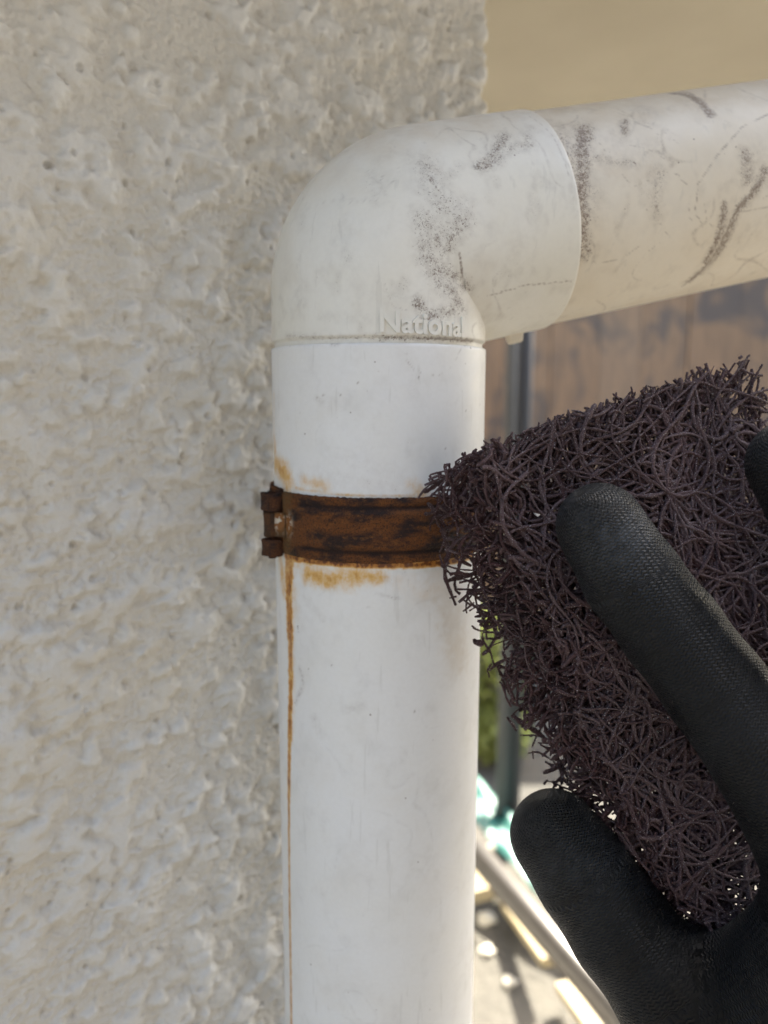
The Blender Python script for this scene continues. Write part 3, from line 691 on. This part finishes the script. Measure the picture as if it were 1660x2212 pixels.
# aluminium planks lying in the sun below
k = NT('sunny_aluminium'); nn = k.noise(14, 4); k.set('Base Color', k.mix(nn, (0.26, 0.21, 0.12), (0.36, 0.30, 0.19))); k.set('Metallic', 0.1); k.set('Roughness', 0.5); MAT_ALU = k.m
def plank(p, q, wid, label, thick=0.03):
    p, q = np.array(p, float), np.array(q, float); d = q - p; L = np.linalg.norm(d); d /= L
    s = np.cross(d, (0, 0, 1.0)); s /= np.linalg.norm(s); u = np.cross(s, d)
    V, Fc = box((0, 0, 0), (L, wid, thick)); V = V @ np.stack([d, s, u], 0) + (p + q) / 2
    return obj('scaffold_plank', V, Fc, MAT_ALU, None, smooth=False, loc=(p + q) / 2, label=label, cat='plank', group='planks in the sun')
plank(at(1095, 1955, 1.75), at(1185, 2080, 1.50), 0.030, 'narrow sunlit batten under the sloping pole', 0.02)
plank(at(1215, 2130, 1.48), at(1330, 2290, 1.28), 0.030, 'second narrow sunlit batten near the bottom edge', 0.02)
plank(at(1120, 2060, 2.05), at(1330, 2420, 1.55), 0.13, 'broad pale plank glowing in the sun at the bottom')
plank(at(960, 1860, 1.9), at(1045, 1935, 1.72), 0.06, 'short sunlit board end just right of the pipe')
# teal debris sheet
k = NT('teal_sheet'); nn = k.noise(30, 3); k.set('Base Color', k.mix(nn, (0.003, 0.075, 0.062), (0.005, 0.11, 0.092))); k.set('Roughness', 0.5); MAT_TEAL = k.m
u = np.linspace(0, 1, 40); v = np.linspace(0, 1, 12); U, Vv = np.meshgrid(u, v, indexing='ij')
ta, tb = at(960, 1700, 2.05), at(1330, 2120, 1.5)
tl = ta + (tb - ta) * U[..., None]; side = np.array([0.5, 0.75, -0.1]); side /= np.linalg.norm(side)
S_ = tl + side * (Vv[..., None] * 0.16) + UZ * (0.004 * np.sin(U * 30 + Vv * 5) + 0.01 * np.sin(Vv * 9))[..., None]
V = np.concatenate([S_.reshape(-1, 3), (S_ - UZ * 0.002).reshape(-1, 3)]); n = 480
obj('tarpaulin', V, np.concatenate([grid_faces(40, 12), grid_faces(40, 12, flip=True) + n]), MAT_TEAL, None, loc=ta, label='rumpled teal tarpaulin strip right of the pipe', cat='tarpaulin')
# pale stones added to give the bright blurred spots of light
MAT_STONE = simple('bright_spot_stone', (0.5, 0.47, 0.40), 0.7, var=0.2, scale=30)
place = ['beside the pipe under the teal sheet', 'right below the sloping pole', 'just right of the pipe', 'left of the battens', 'near the bottom beside the pipe', 'upper one in the pale green patch', 'half hidden behind the thumb', 'low beside the broad plank']
for i, (sx, sy, sr) in enumerate([(1055, 1788, 0.020), (1072, 1832, 0.02), (1078, 1945, 0.012), (1050, 1985, 0.024), (1052, 2055, 0.017), (1052, 1560, 0.022), (1110, 1790, 0.022), (1100, 2120, 0.016)]):
    d = at(sx, sy, 1.0); p = d * ((GROUND_Z + sr * 0.35) / d[2])
    n, m = 14, 9; t, q = np.meshgrid(np.linspace(0, 2 * math.pi, n, endpoint=False), np.linspace(0.02, math.pi - 0.02, m))
    dirs = np.stack([np.sin(q) * np.cos(t), np.sin(q) * np.sin(t), 0.45 * np.cos(q)], -1)
    rr = sr * (1 + 0.75 * perlin(dirs[..., 0] * 1.6 + i * 3, dirs[..., 1] * 1.6, dirs[..., 2] * 1.6))
    obj('bright_spot_stone', (p + dirs * rr[..., None]).reshape(-1, 3), grid_faces(m, n, wrap=True, flip=True), MAT_STONE, None, loc=p, label='pale stone added as a bright blurred spot, ' + place[i], cat='stone', group='stones added as bright spots')
# shrubs: stems and small leaves
k = NT('shrub_leaf'); oi = k.noise(40, 2); lc_ = k.mix(oi, (0.14, 0.18, 0.04), (0.26, 0.28, 0.09)); k.set('Base Color', lc_); k.set('Roughness', 0.6); tr = k.n('ShaderNodeBsdfTranslucent'); k.put(tr.inputs[0], lc_); ms = k.n('ShaderNodeMixShader'); ms.inputs[0].default_value = 0.45; k.t.links.new(k.b.outputs[0], ms.inputs[1]); k.t.links.new(tr.outputs[0], ms.inputs[2]); k.t.links.new(ms.outputs[0], k.out.inputs[0]); MAT_LEAF = k.m
MAT_STEM = simple('shrub_stem', (0.16, 0.12, 0.08), 0.8)
def shrub(px, py, Y, rad, hgt, label, nleaf=900, seed=0):
    rs = np.random.default_rng(seed); p = at(px, py, Y); p[2] = GROUND_Z
    e = empty('shrub', p, label, 'shrub', 'shrubs in the yard')
    Vs, Fs = [], []
    for s_ in range(7):
        a = rs.uniform(0, 6.28); q = p + np.array([math.cos(a) * rad * 0.5, math.sin(a) * rad * 0.5, hgt * rs.uniform(0.6, 0.95)])
        V, Fc = tube_between(p + np.array([0, 0, -0.02]), q, 0.008, 7, False); Fs += [tuple(i + sum(len(x) for x in Vs) for i in f) for f in Fc]; Vs.append(V)
    obj('stem', np.concatenate(Vs), Fs, MAT_STEM, e)
    c = rs.normal(size=(nleaf, 3)); c /= np.linalg.norm(c, axis=1)[:, None]; c *= rs.uniform(0.35, 1, (nleaf, 1)) ** 0.5
    c = p + c * np.array([rad, rad, hgt * 0.5]) * (1 + 0.3 * perlin(c[:, 0] * 2, c[:, 1] * 2, c[:, 2] * 2 + seed))[:, None] + UZ * hgt * 0.55
    d1 = rs.normal(size=(nleaf, 3)); d1 /= np.linalg.norm(d1, axis=1)[:, None]; d2 = np.cross(d1, rs.normal(size=(nleaf, 3))); d2 /= np.linalg.norm(d2, axis=1)[:, None]
    L = rs.uniform(0.02, 0.04, (nleaf, 1))
    V = np.stack([c - d1 * L, c + d2 * L * 0.4, c + d1 * L, c - d2 * L * 0.4], 1).reshape(-1, 3)
    obj('foliage', V, np.arange(nleaf * 4).reshape(-1, 4), MAT_LEAF, e, smooth=False, kind='stuff')
shrub(1040, 1500, 2.75, 0.17, 0.50, 'taller pale green shrub between pipe and pad', 1100, 1)
shrub(1080, 1620, 2.6, 0.11, 0.22, 'smaller yellowish shrub in front of the taller one', 600, 2)

# ------------------------------------------------------------------ scouring pad
def spline(P, n):
    P = np.array(P, float); L = np.concatenate([[0], np.cumsum(np.linalg.norm(np.diff(P, axis=0), axis=1))]); q = np.linspace(0, L[-1], n)
    Q = np.stack([np.interp(q, L, P[:, j]) for j in range(3)], 1)
    for _ in range(n // 12): Q[1:-1] = 0.5 * Q[1:-1] + 0.25 * (Q[:-2] + Q[2:])
    return Q, L[-1]
EDGE_F, LEN_V = spline([at(1045, 968, .1665), at(1065, 1070, .1655), at(1130, 1230, .1645), at(1212, 1400, .1635), at(1292, 1600, .163), at(1430, 1880, .162), at(1590, 2075, .162)], 120)
EDGE_B, _ = spline([at(916, 1042, .1905), at(920, 1140, .1905), at(955, 1270, .189), at(1050, 1440, .187), at(1120, 1590, .1855), at(1235, 1780, .183), at(1480, 2060, .180)], 120)
PAD_W = at(1645, 772, .1915) - at(1045, 968, .1665); WID_U = np.linalg.norm(PAD_W); PAD_W = PAD_W / WID_U
THK = np.linalg.norm(EDGE_B - EDGE_F, axis=1).mean()
pad_n = np.cross(PAD_W, EDGE_F[60] - EDGE_F[0]); pad_n /= np.linalg.norm(pad_n)
if pad_n[1] > 0: pad_n = -pad_n
def pad_map(u, v, t):
    """u across, v down, t deep (metres) -> world"""
    x = np.clip(v / LEN_V, 0, 1) * 119; i = np.minimum(x.astype(int), 118); f = (x - i)[..., None]
    ef = EDGE_F[i] * (1 - f) + EDGE_F[i + 1] * f; eb = EDGE_B[i] * (1 - f) + EDGE_B[i + 1] * f
    dn = (eb - ef); ext = ((v - np.clip(v, 0, LEN_V)))[..., None] * (EDGE_F[1] - EDGE_F[0]) / np.linalg.norm(EDGE_F[1] - EDGE_F[0])
    bul = (0.0022 * perlin(u / 0.022, v / 0.03))[..., None] * pad_n * (1 - t / THK)[..., None]
    # the square-cut edge sweeps back: deeper layers lean towards the pipe near the left edge and even out to the right
    lean = np.exp(-np.maximum(u, 0) / 0.03)[..., None]
    back = -pad_n * THK * 0.75
    return ef + PAD_W * u[..., None] + (t / THK)[..., None] * (dn * lean + back * (1 - lean)) + bul + ext

k = NT('scouring_fibre'); co = k.coord(); dust = k.attr('dust')
fn = k.noise(2600, 3, 0.7, vec=co)
c = k.mix(k.ramp(k.noise(45, 3, vec=co), 0.35, 0.65), (0.060, 0.026, 0.027), (0.100, 0.046, 0.048))
c = k.mix(k.math('MULTIPLY', dust, k.ramp(fn, 0.35, 0.65, 0.35, 1.0), clamp=True), c, (0.25, 0.185, 0.19))
c = k.mix(k.ramp(k.noise(3600, 2, vec=co), 0.64, 0.69, 0, 0.8), c, (0.62, 0.59, 0.57))  # tiny glints painted into the fibre colour as pale specks
k.set('Base Color', c); k.set('Roughness', 0.72); k.set('Specular IOR Level', 0.35); k.set('Normal', k.bump(fn, 0.0010, 1.0)); MAT_FIB = k.m

pad = empty('scouring_pad', tuple(pad_map(np.array([WID_U / 2]), np.array([LEN_V]), np.array([THK / 2]))[0]), 'maroon brown scouring pad of tangled fibres pressed against the white pipe', 'scouring pad')
def fibres(n, steps, h, seed, tmode, r0, curl, layer, name, umax=None, vrange=None, inset=0.0):
    rs = np.random.default_rng(seed)
    W, H, T = WID_U, LEN_V, THK
    u = rs.uniform(-0.002, W, n); v = rs.uniform(-0.002, H, n)
    if vrange: v = rs.uniform(vrange[0], vrange[1], n)
    if umax: u = rs.uniform(-0.002, umax, n)
    if inset: u = rs.uniform(inset, W - inset, n); v = rs.uniform(inset, H - inset, n)
    t = layer(rs, n) * T
    hd = rs.uniform(0, 2 * math.pi, n); kap = rs.normal(0, curl, n); el = rs.normal(0, tmode, n)
    P = np.zeros((n, steps, 3)); dk = np.zeros(n)
    for s_ in range(steps):
        P[:, s_] = np.stack([u, v, t], 1)
        kap = 0.93 * kap + rs.normal(0, curl * 0.36, n); hd = hd + kap * h; el = 0.9 * el + rs.normal(0, tmode * 0.4, n)
        u = u + h * np.cos(hd) * np.cos(el); v = v + h * np.sin(hd) * np.cos(el); t = t + h * np.sin(el)
        bo = (t < 0.0) | (t > T); el = np.where(bo, -el, el); t = np.clip(t, -0.0006, T)
    jit = rs.normal(0, 0.0007, (n, 1)) + 0.0016 * perlin(P[..., 1] / 0.006, P[..., 2] / 0.006)
    jit2 = rs.normal(0, 0.0007, (n, 1)) + 0.0020 * perlin(P[..., 0] / 0.008 + 5, P[..., 2] / 0.006)
    ok = (P[..., 0] > jit) & (P[..., 0] < W + jit) & (P[..., 1] > jit2 - 0.001) & (P[..., 1] < H)
    # the top right corner is worn thin
    ok &= ~(((P[:, :1, 0] > W - 0.012) & (P[:, :1, 1] < 0.012)) & (rs.uniform(0, 1, (n, 1)) < 0.55))
    alive = np.cumprod(np.roll(ok, 0, 1) | (np.arange(steps) < 1)[None, :], axis=1).astype(bool) & ok[:, :1]
    Wp = pad_map(P[..., 0], P[..., 1], P[..., 2])
    Tn = np.gradient(Wp, axis=1); Tn /= np.linalg.norm(Tn, axis=2)[..., None] + 1e-12
    ref = np.array([0.31, 0.22, 0.92]); E1 = np.cross(Tn, ref); E1 /= np.linalg.norm(E1, axis=2)[..., None] + 1e-12; E2 = np.cross(Tn, E1)
    K = 5; ph = np.linspace(0, 2 * math.pi, K, endpoint=False)
    rad = r0 * np.exp(rs.normal(0, 0.26, (n, 1))) * (1 + np.clip(rs.normal(0, 0.19, (n, steps)), -0.4, 0.5))
    last = alive & ~np.concatenate([alive[:, 1:], np.zeros((n, 1), bool)], 1)
    rad = np.where(last, rad * 0.8, rad); rad[:, 0] *= 0.8
    V = Wp[:, :, None] + rad[:, :, None, None] * (np.cos(ph)[None, None, :, None] * E1[:, :, None] + np.sin(ph)[None, None, :, None] * E2[:, :, None])
    idx = np.arange(n * steps * K).reshape(n, steps, K)
    seg = alive[:, :-1] & alive[:, 1:]
    a = idx[:, :-1][seg]; b_ = idx[:, 1:][seg]
    Fq = np.stack([a, np.roll(a, -1, 1), np.roll(b_, -1, 1), b_], -1).reshape(-1, 4)
    used = np.unique(Fq); remap = np.zeros(n * steps * K, dtype=np.int64); remap[used] = np.arange(len(used))
    Vv = V.reshape(-1, 3)[used]; Fq = remap[Fq]
    o = obj(name, Vv, Fq, MAT_FIB, pad, kind='stuff')
    dustv = np.clip(rs.normal(0.10, 0.13, (n, 1)) + 0.9 * np.clip(perlin(P[..., 0] / 0.012, P[..., 1] / 0.012, P[..., 2] / 0.02 + seed) - 0.2, 0, 1) + 0.30 * (1 - sstep(0.0, 0.0035, P[..., 2])) + 0.12 * last, 0, 1)
    attr(o, 'dust', np.repeat(dustv[:, :, None], K, 2).reshape(-1)[used])
    return o
fibres(1350, 48, 0.0009, 1, 0.20, 0.00031, 110, lambda r, n: r.uniform(0.05, 1, n), 'fibre_core')
fibres(780, 80, 0.0008, 2, 0.06, 0.00034, 95, lambda r, n: r.uniform(0, 0.10, n), 'fibre_face')
fibres(260, 34, 0.0007, 3, 0.10, 0.00036, 330, lambda r, n: r.uniform(0, 0.14, n), 'fibre_curl')
fibres(1500, 14, 0.0007, 4, 0.5, 0.00034, 150, lambda r, n: r.uniform(0, 1, n), 'fibre_edge', umax=0.007)
fibres(420, 12, 0.0007, 5, 0.5, 0.00034, 150, lambda r, n: r.uniform(0, 1, n), 'fibre_edge', vrange=(-0.001, 0.005))
fibres(200, 6, 0.0006, 6, 0.25, 0.00058, 120, lambda r, n: r.uniform(0, 0.4, n), 'fibre_knot', inset=0.006)
# ------------------------------------------------------------------ gloved right hand
def chain(pts): return [(at(x, y, Y), r) for x, y, Y, r in pts]
INDEX = chain([(1296, 1136, .1605, .0093), (1366, 1251, .1600, .0103), (1448, 1358, .1580, .0106), (1545, 1486, .1550, .0108), (1655, 1640, .1500, .0110), (1765, 1840, .1450, .0114), (1850, 2060, .1410, .0125)])
THUMB = chain([(1200, 1805, .1735, .0110), (1262, 1890, .1715, .0120), (1345, 2010, .1680, .0126), (1440, 2130, .1630, .0132), (1550, 2270, .1580, .0145), (1700, 2420, .1520, .0175), (1860, 2560, .1460, .0200)])
MIDDLE = chain([(1712, 1000, .1650, .0095), (1790, 1130, .1620, .0104), (1890, 1320, .1570, .0108), (1990, 1540, .1490, .0111), (2070, 1800, .1420, .0114), (2130, 2030, .1380, .0125)])
mcp_i, mcp_m = INDEX[-1][0], MIDDLE[-1][0]
step = (mcp_m - mcp_i); step = step / np.linalg.norm(step) * 0.0215
def finger_like(src, off, sc, bend):
    base = src[-1][0]; return [(base + off + (p - base) * sc + bend * (1 - i / (len(src) - 1)), r * (0.5 + 0.5 * sc)) for i, (p, r) in enumerate(src)]
RING = finger_like(MIDDLE, step + np.array([0, 0.001, -0.003]), 0.95, np.array([0.004, 0.004, -0.003]))
LITTLE = finger_like(MIDDLE, 2 * step + np.array([0, 0.003, -0.010]), 0.78, np.array([0.008, 0.006, -0.004]))
wrist = mcp_i * 0.4 + RING[-1][0] * 0.6 + np.array([0.030, -0.030, -0.074])
fore = wrist + np.array([0.075, -0.095, -0.13])
carpal = wrist + (mcp_m - wrist) * 0.18
PALM = [[(mcp_i, .0128), (carpal * 0.75 + mcp_i * 0.25, .0150), (carpal, .0185)], [(mcp_m, .0130), (carpal, .0190)],
        [(RING[-1][0], .0128), (carpal, .0185)], [(LITTLE[-1][0], .0122), (carpal + step * 0.4, .0180)],
        [(THUMB[4][0], .0140), (THUMB[6][0], .0195), (carpal, .0195)],
        [(INDEX[6][0] * 0.72 + THUMB[4][0] * 0.28 + np.array([0, 0, -0.004]), .0105), (THUMB[5][0] * 0.6 + mcp_i * 0.4 + np.array([0.004, 0, -0.008]), .0135), (THUMB[6][0], .0170)],
        chain([(1500, 2165, .1600, .0118), (1590, 2140, .1570, .0112), (1680, 2090, .1520, .0112), (1770, 2020, .1460, .0118)]), chain([(1560, 2260, .1570, .0130), (1680, 2210, .1530, .0130), (1790, 2130, .1460, .0130)]),
        [(carpal, .0200), (wrist, .0215), (wrist + (fore - wrist) * 0.22, .0235)]]
CHAINS = [INDEX, THUMB, MIDDLE, RING, LITTLE]
def sdf_chain(X, ch):
    d = np.full(X.shape[:-1], 9.0, dtype=np.float32)
    for (a, ra), (b, rb_) in zip(ch[:-1], ch[1:]):
        ab = b - a; tt = np.clip(((X - a) @ ab) / (ab @ ab), 0, 1)
        q = np.sqrt(((X - (a + tt[..., None] * ab)) ** 2).sum(-1)) - (ra + (rb_ - ra) * tt)
        d = smin(d, q, 0.0016)
    return d
def smin(a, b, k_):
    h = np.clip(0.5 + 0.5 * (b - a) / k_, 0, 1); return b * (1 - h) + a * h - k_ * h * (1 - h)
allp = np.array([p for ch in CHAINS + PALM for p, r in ch])
lo = allp.min(0) - 0.027; hi = allp.max(0) + 0.027; hh = 0.00135
nx, ny, nz = (np.ceil((hi - lo) / hh)).astype(int) + 1
gxx = lo[0] + hh * np.arange(nx); gyy = lo[1] + hh * np.arange(ny); gzz = lo[2] + hh * np.arange(nz)
X = np.stack(np.meshgrid(gxx, gyy, gzz, indexing='ij'), -1).astype(np.float32)
D = np.full(X.shape[:-1], 9.0, dtype=np.float32)
palm = D.copy()
for ch in PALM: palm = smin(palm, sdf_chain(X, ch), 0.009)
D = palm
fing = D * 0 + 9
for ch in CHAINS: fing = np.minimum(fing, sdf_chain(X, ch))
D = smin(D, fing, 0.0075)
del palm, fing
def surface_nets(D, lo, h):
    s = D < 0
    nx, ny, nz = D.shape
    c = np.zeros((nx - 1, ny - 1, nz - 1), dtype=np.int8)
    corners = [(i, j, k_) for i in (0, 1) for j in (0, 1) for k_ in (0, 1)]
    for i, j, k_ in corners: c += s[i:nx - 1 + i, j:ny - 1 + j, k_:nz - 1 + k_]
    cell = np.argwhere((c > 0) & (c < 8)); idx = -np.ones(c.shape, dtype=np.int64); idx[tuple(cell.T)] = np.arange(len(cell))
    acc = np.zeros((len(cell), 3)); cnt = np.zeros(len(cell))
    for a in corners:
        for ax in range(3):
            if a[ax]: continue
            b = list(a); b[ax] = 1
            da = D[tuple((cell + a).T)]; db = D[tuple((cell + b).T)]; m = (da < 0) != (db < 0)
            t = np.where(m, da / np.where(da == db, 1, da - db), 0)
            p = np.array(a, float) + t[:, None] * (np.array(b) - np.array(a)); acc[m] += p[m]; cnt += m
    V = lo + h * (cell + acc / cnt[:, None])
    F = []
    for ax in range(3):
        sl0 = [slice(1, -1)] * 3; sl1 = [slice(1, -1)] * 3; sl0[ax] = slice(0, -1); sl1[ax] = slice(1, None)
        a, b = s[tuple(sl0)], s[tuple(sl1)]; off = np.array([1, 1, 1]); off[ax] = 0
        o1, o2 = [q for q in range(3) if q != ax]
        for flip, mask in ((False, a & ~b), (True, ~a & b)):
            e = np.argwhere(mask) + off; e1 = np.zeros(3, int); e1[o1] = 1; e2 = np.zeros(3, int); e2[o2] = 1
            q = [idx[tuple((e - e1 - e2).T)], idx[tuple((e - e2).T)], idx[tuple(e.T)], idx[tuple((e - e1).T)]]
            if flip != (ax == 1): q = q[::-1]
            F.append(np.stack(q, -1))
    return V, np.concatenate(F)
HV_, HF_ = surface_nets(D, lo, hh); del D, X
HF_ = HF_[(HF_ >= 0).all(1)]
for _ in range(3):                                          # relax
    acc = np.zeros_like(HV_); cn = np.zeros(len(HV_))
    for i in range(4):
        np.add.at(acc, HF_[:, i], HV_[HF_[:, (i + 1) % 4]]); np.add.at(cn, HF_[:, i], 1)
    HV_ = HV_ * 0.5 + 0.5 * acc / np.maximum(cn, 1)[:, None]
# glove relief coordinates: rows run round each finger, counted along its bones
best = np.full(len(HV_), 9.0); rows = np.zeros(len(HV_)); circ = np.zeros(len(HV_)); tipd = np.zeros(len(HV_)); isf = np.zeros(len(HV_))
view = np.array([0.25, -0.9, 0.35])
for ci, ch in enumerate(CHAINS + PALM):
    cum = 0.0
    for (a, ra), (b, rb_) in zip(ch[:-1], ch[1:]):
        ab = b - a; L = np.linalg.norm(ab); ax = ab / L; raw = ((HV_ - a) @ ax); tt = np.clip(raw / L, 0, 1)
        q = HV_ - (a + tt[:, None] * ab); d = np.linalg.norm(q, axis=1) - (ra + (rb_ - ra) * tt)
        e1 = view - ax * (view @ ax); e1 /= np.linalg.norm(e1); e2 = np.cross(ax, e1)
        m = d < best; best = np.where(m, d, best)
        ss_ = cum + np.where((raw < 0) & (cum > 0), 0, np.minimum(raw, L))
        rows = np.where(m, ss_, rows); circ = np.where(m, np.arctan2(q @ e2, q @ e1) * 0.0105, circ); isf = np.where(m, ci, isf)
        cum += L
hand = empty('gloved_hand', tuple(wrist), 'right hand in a black knitted work glove holding the scouring pad', 'hand')
k = NT('black_glove'); co = k.coord(); uvw = k.attr('knit', True); sep = k.n('ShaderNodeSeparateXYZ'); k.put(sep.inputs[0], uvw)
sx, sy = sep.outputs[0], sep.outputs[1]
zig = k.math('PINGPONG', k.math('DIVIDE', sy, 0.0013), 0.5)
ph = k.math('ADD', k.math('DIVIDE', sx, 0.00080), k.math('MULTIPLY', zig, 1.0))
ph = k.math('ADD', ph, k.math('MULTIPLY', k.noise(260, 2, vec=co), 0.6))
row = k.math('SINE', k.math('MULTIPLY', ph, 6.2832))
patch = k.ramp(k.noise(75, 3, vec=co), 0.38, 0.62, 0.25, 1.0)
grain = k.noise(3000, 3, 0.65, vec=co)
h = k.math('ADD', k.math('MULTIPLY', k.math('MULTIPLY', row, patch), 0.8), k.math('MULTIPLY', grain, 0.6))
wr = k.noise(150, 3, 0.5, vec=k.scale(uvw, (2.2, 0.5, 1.0)), dist=0.5)
h = k.math('ADD', h, k.math('MULTIPLY', wr, 1.2))
dust = k.attr('dust')
c = k.mix(k.ramp(k.noise(50, 4, vec=co), 0.35, 0.7), (0.0075, 0.0084, 0.0104), (0.0135, 0.015, 0.018))
c = k.mix(k.math('MULTIPLY', dust, k.ramp(k.noise(420, 5, 0.7, vec=co), 0.3, 0.65, 0.3, 1.0)), c, (0.12, 0.128, 0.14))
c = k.mix(k.ramp(k.noise(2400, 2, vec=co), 0.72, 0.78, 0, 0.5), c, (0.20, 0.20, 0.20))
gap = k.math('MULTIPLY', k.ramp(row, -0.35, -0.85), k.ramp(patch, 0.45, 0.95, 0, 0.85))
c = k.mix(gap, c, (0.003, 0.003, 0.0035))
k.set('Base Color', c); k.set('Roughness', k.ramp(k.noise(90, 3, vec=co), 0.3, 0.7, 0.40, 0.58)); k.set('Specular IOR Level', 0.45)
k.set('Normal', k.bump(h, 0.0030, 1.0)); MAT_GLOVE = k.m
glove = obj('glove', HV_, HF_, MAT_GLOVE, hand)
vattr(glove, 'knit', np.stack([rows, circ, 0 * rows], -1))
dv = np.zeros(len(HV_))
for ch in CHAINS:
    c0 = ch[0][0] * 0.6 + ch[1][0] * 0.4 + np.array([0.0, -0.007, 0.004]); dv = np.maximum(dv, np.exp(-(np.linalg.norm(HV_ - c0, axis=1) / 0.0105) ** 2))
dv *= np.where(isf == 0, 1.0, 0.5); attr(glove, 'dust', dv)
# elastic cuff and sleeve further down the arm
def sleeve(a, b, r0, r1, name, mat, rib, n=90, m=60):
    a, b = np.array(a), np.array(b); d = (b - a); L = np.linalg.norm(d); d /= L; e1 = np.cross(d, UZ); e1 /= np.linalg.norm(e1); e2 = np.cross(e1, d)
    t = np.linspace(0, 2 * math.pi, m, endpoint=False); rows_ = []
    for i in range(n):
        v = i / (n - 1); rr = r0 + (r1 - r0) * v + rib(v, t); rows_.append(a + d * L * v + rr[:, None] * (np.cos(t)[:, None] * e1 + np.sin(t)[:, None] * e2))
    for i in (1, 0): pass
    rows_ = [a + (rows_[0] - a) * 0.9] + rows_ + [b + (rows_[-1] - b) * 0.9]
    return obj(name, np.concatenate(rows_), grid_faces(len(rows_), m, wrap=True), mat, hand)
fd = (fore - wrist)
sleeve(wrist - fd * 0.03, wrist + fd * 0.30, 0.0255, 0.0275, 'cuff', MAT_GLOVE, lambda v, t: 0.0005 * np.sin(v * 150) + 0 * t)
for nm in ('knit',): vattr(hand.children[-1], nm, np.zeros((len(hand.children[-1].data.vertices), 3)))
sleeve(wrist + fd * 0.24, wrist + fd * 1.3, 0.034, 0.046, 'sleeve', simple('grey_sleeve', (0.09, 0.10, 0.12), 0.85, scale=60), lambda v, t: 0.0018 * np.sin(v * 17 + 2 * np.cos(t)) + 0.001 * np.sin(3 * t + v * 9))
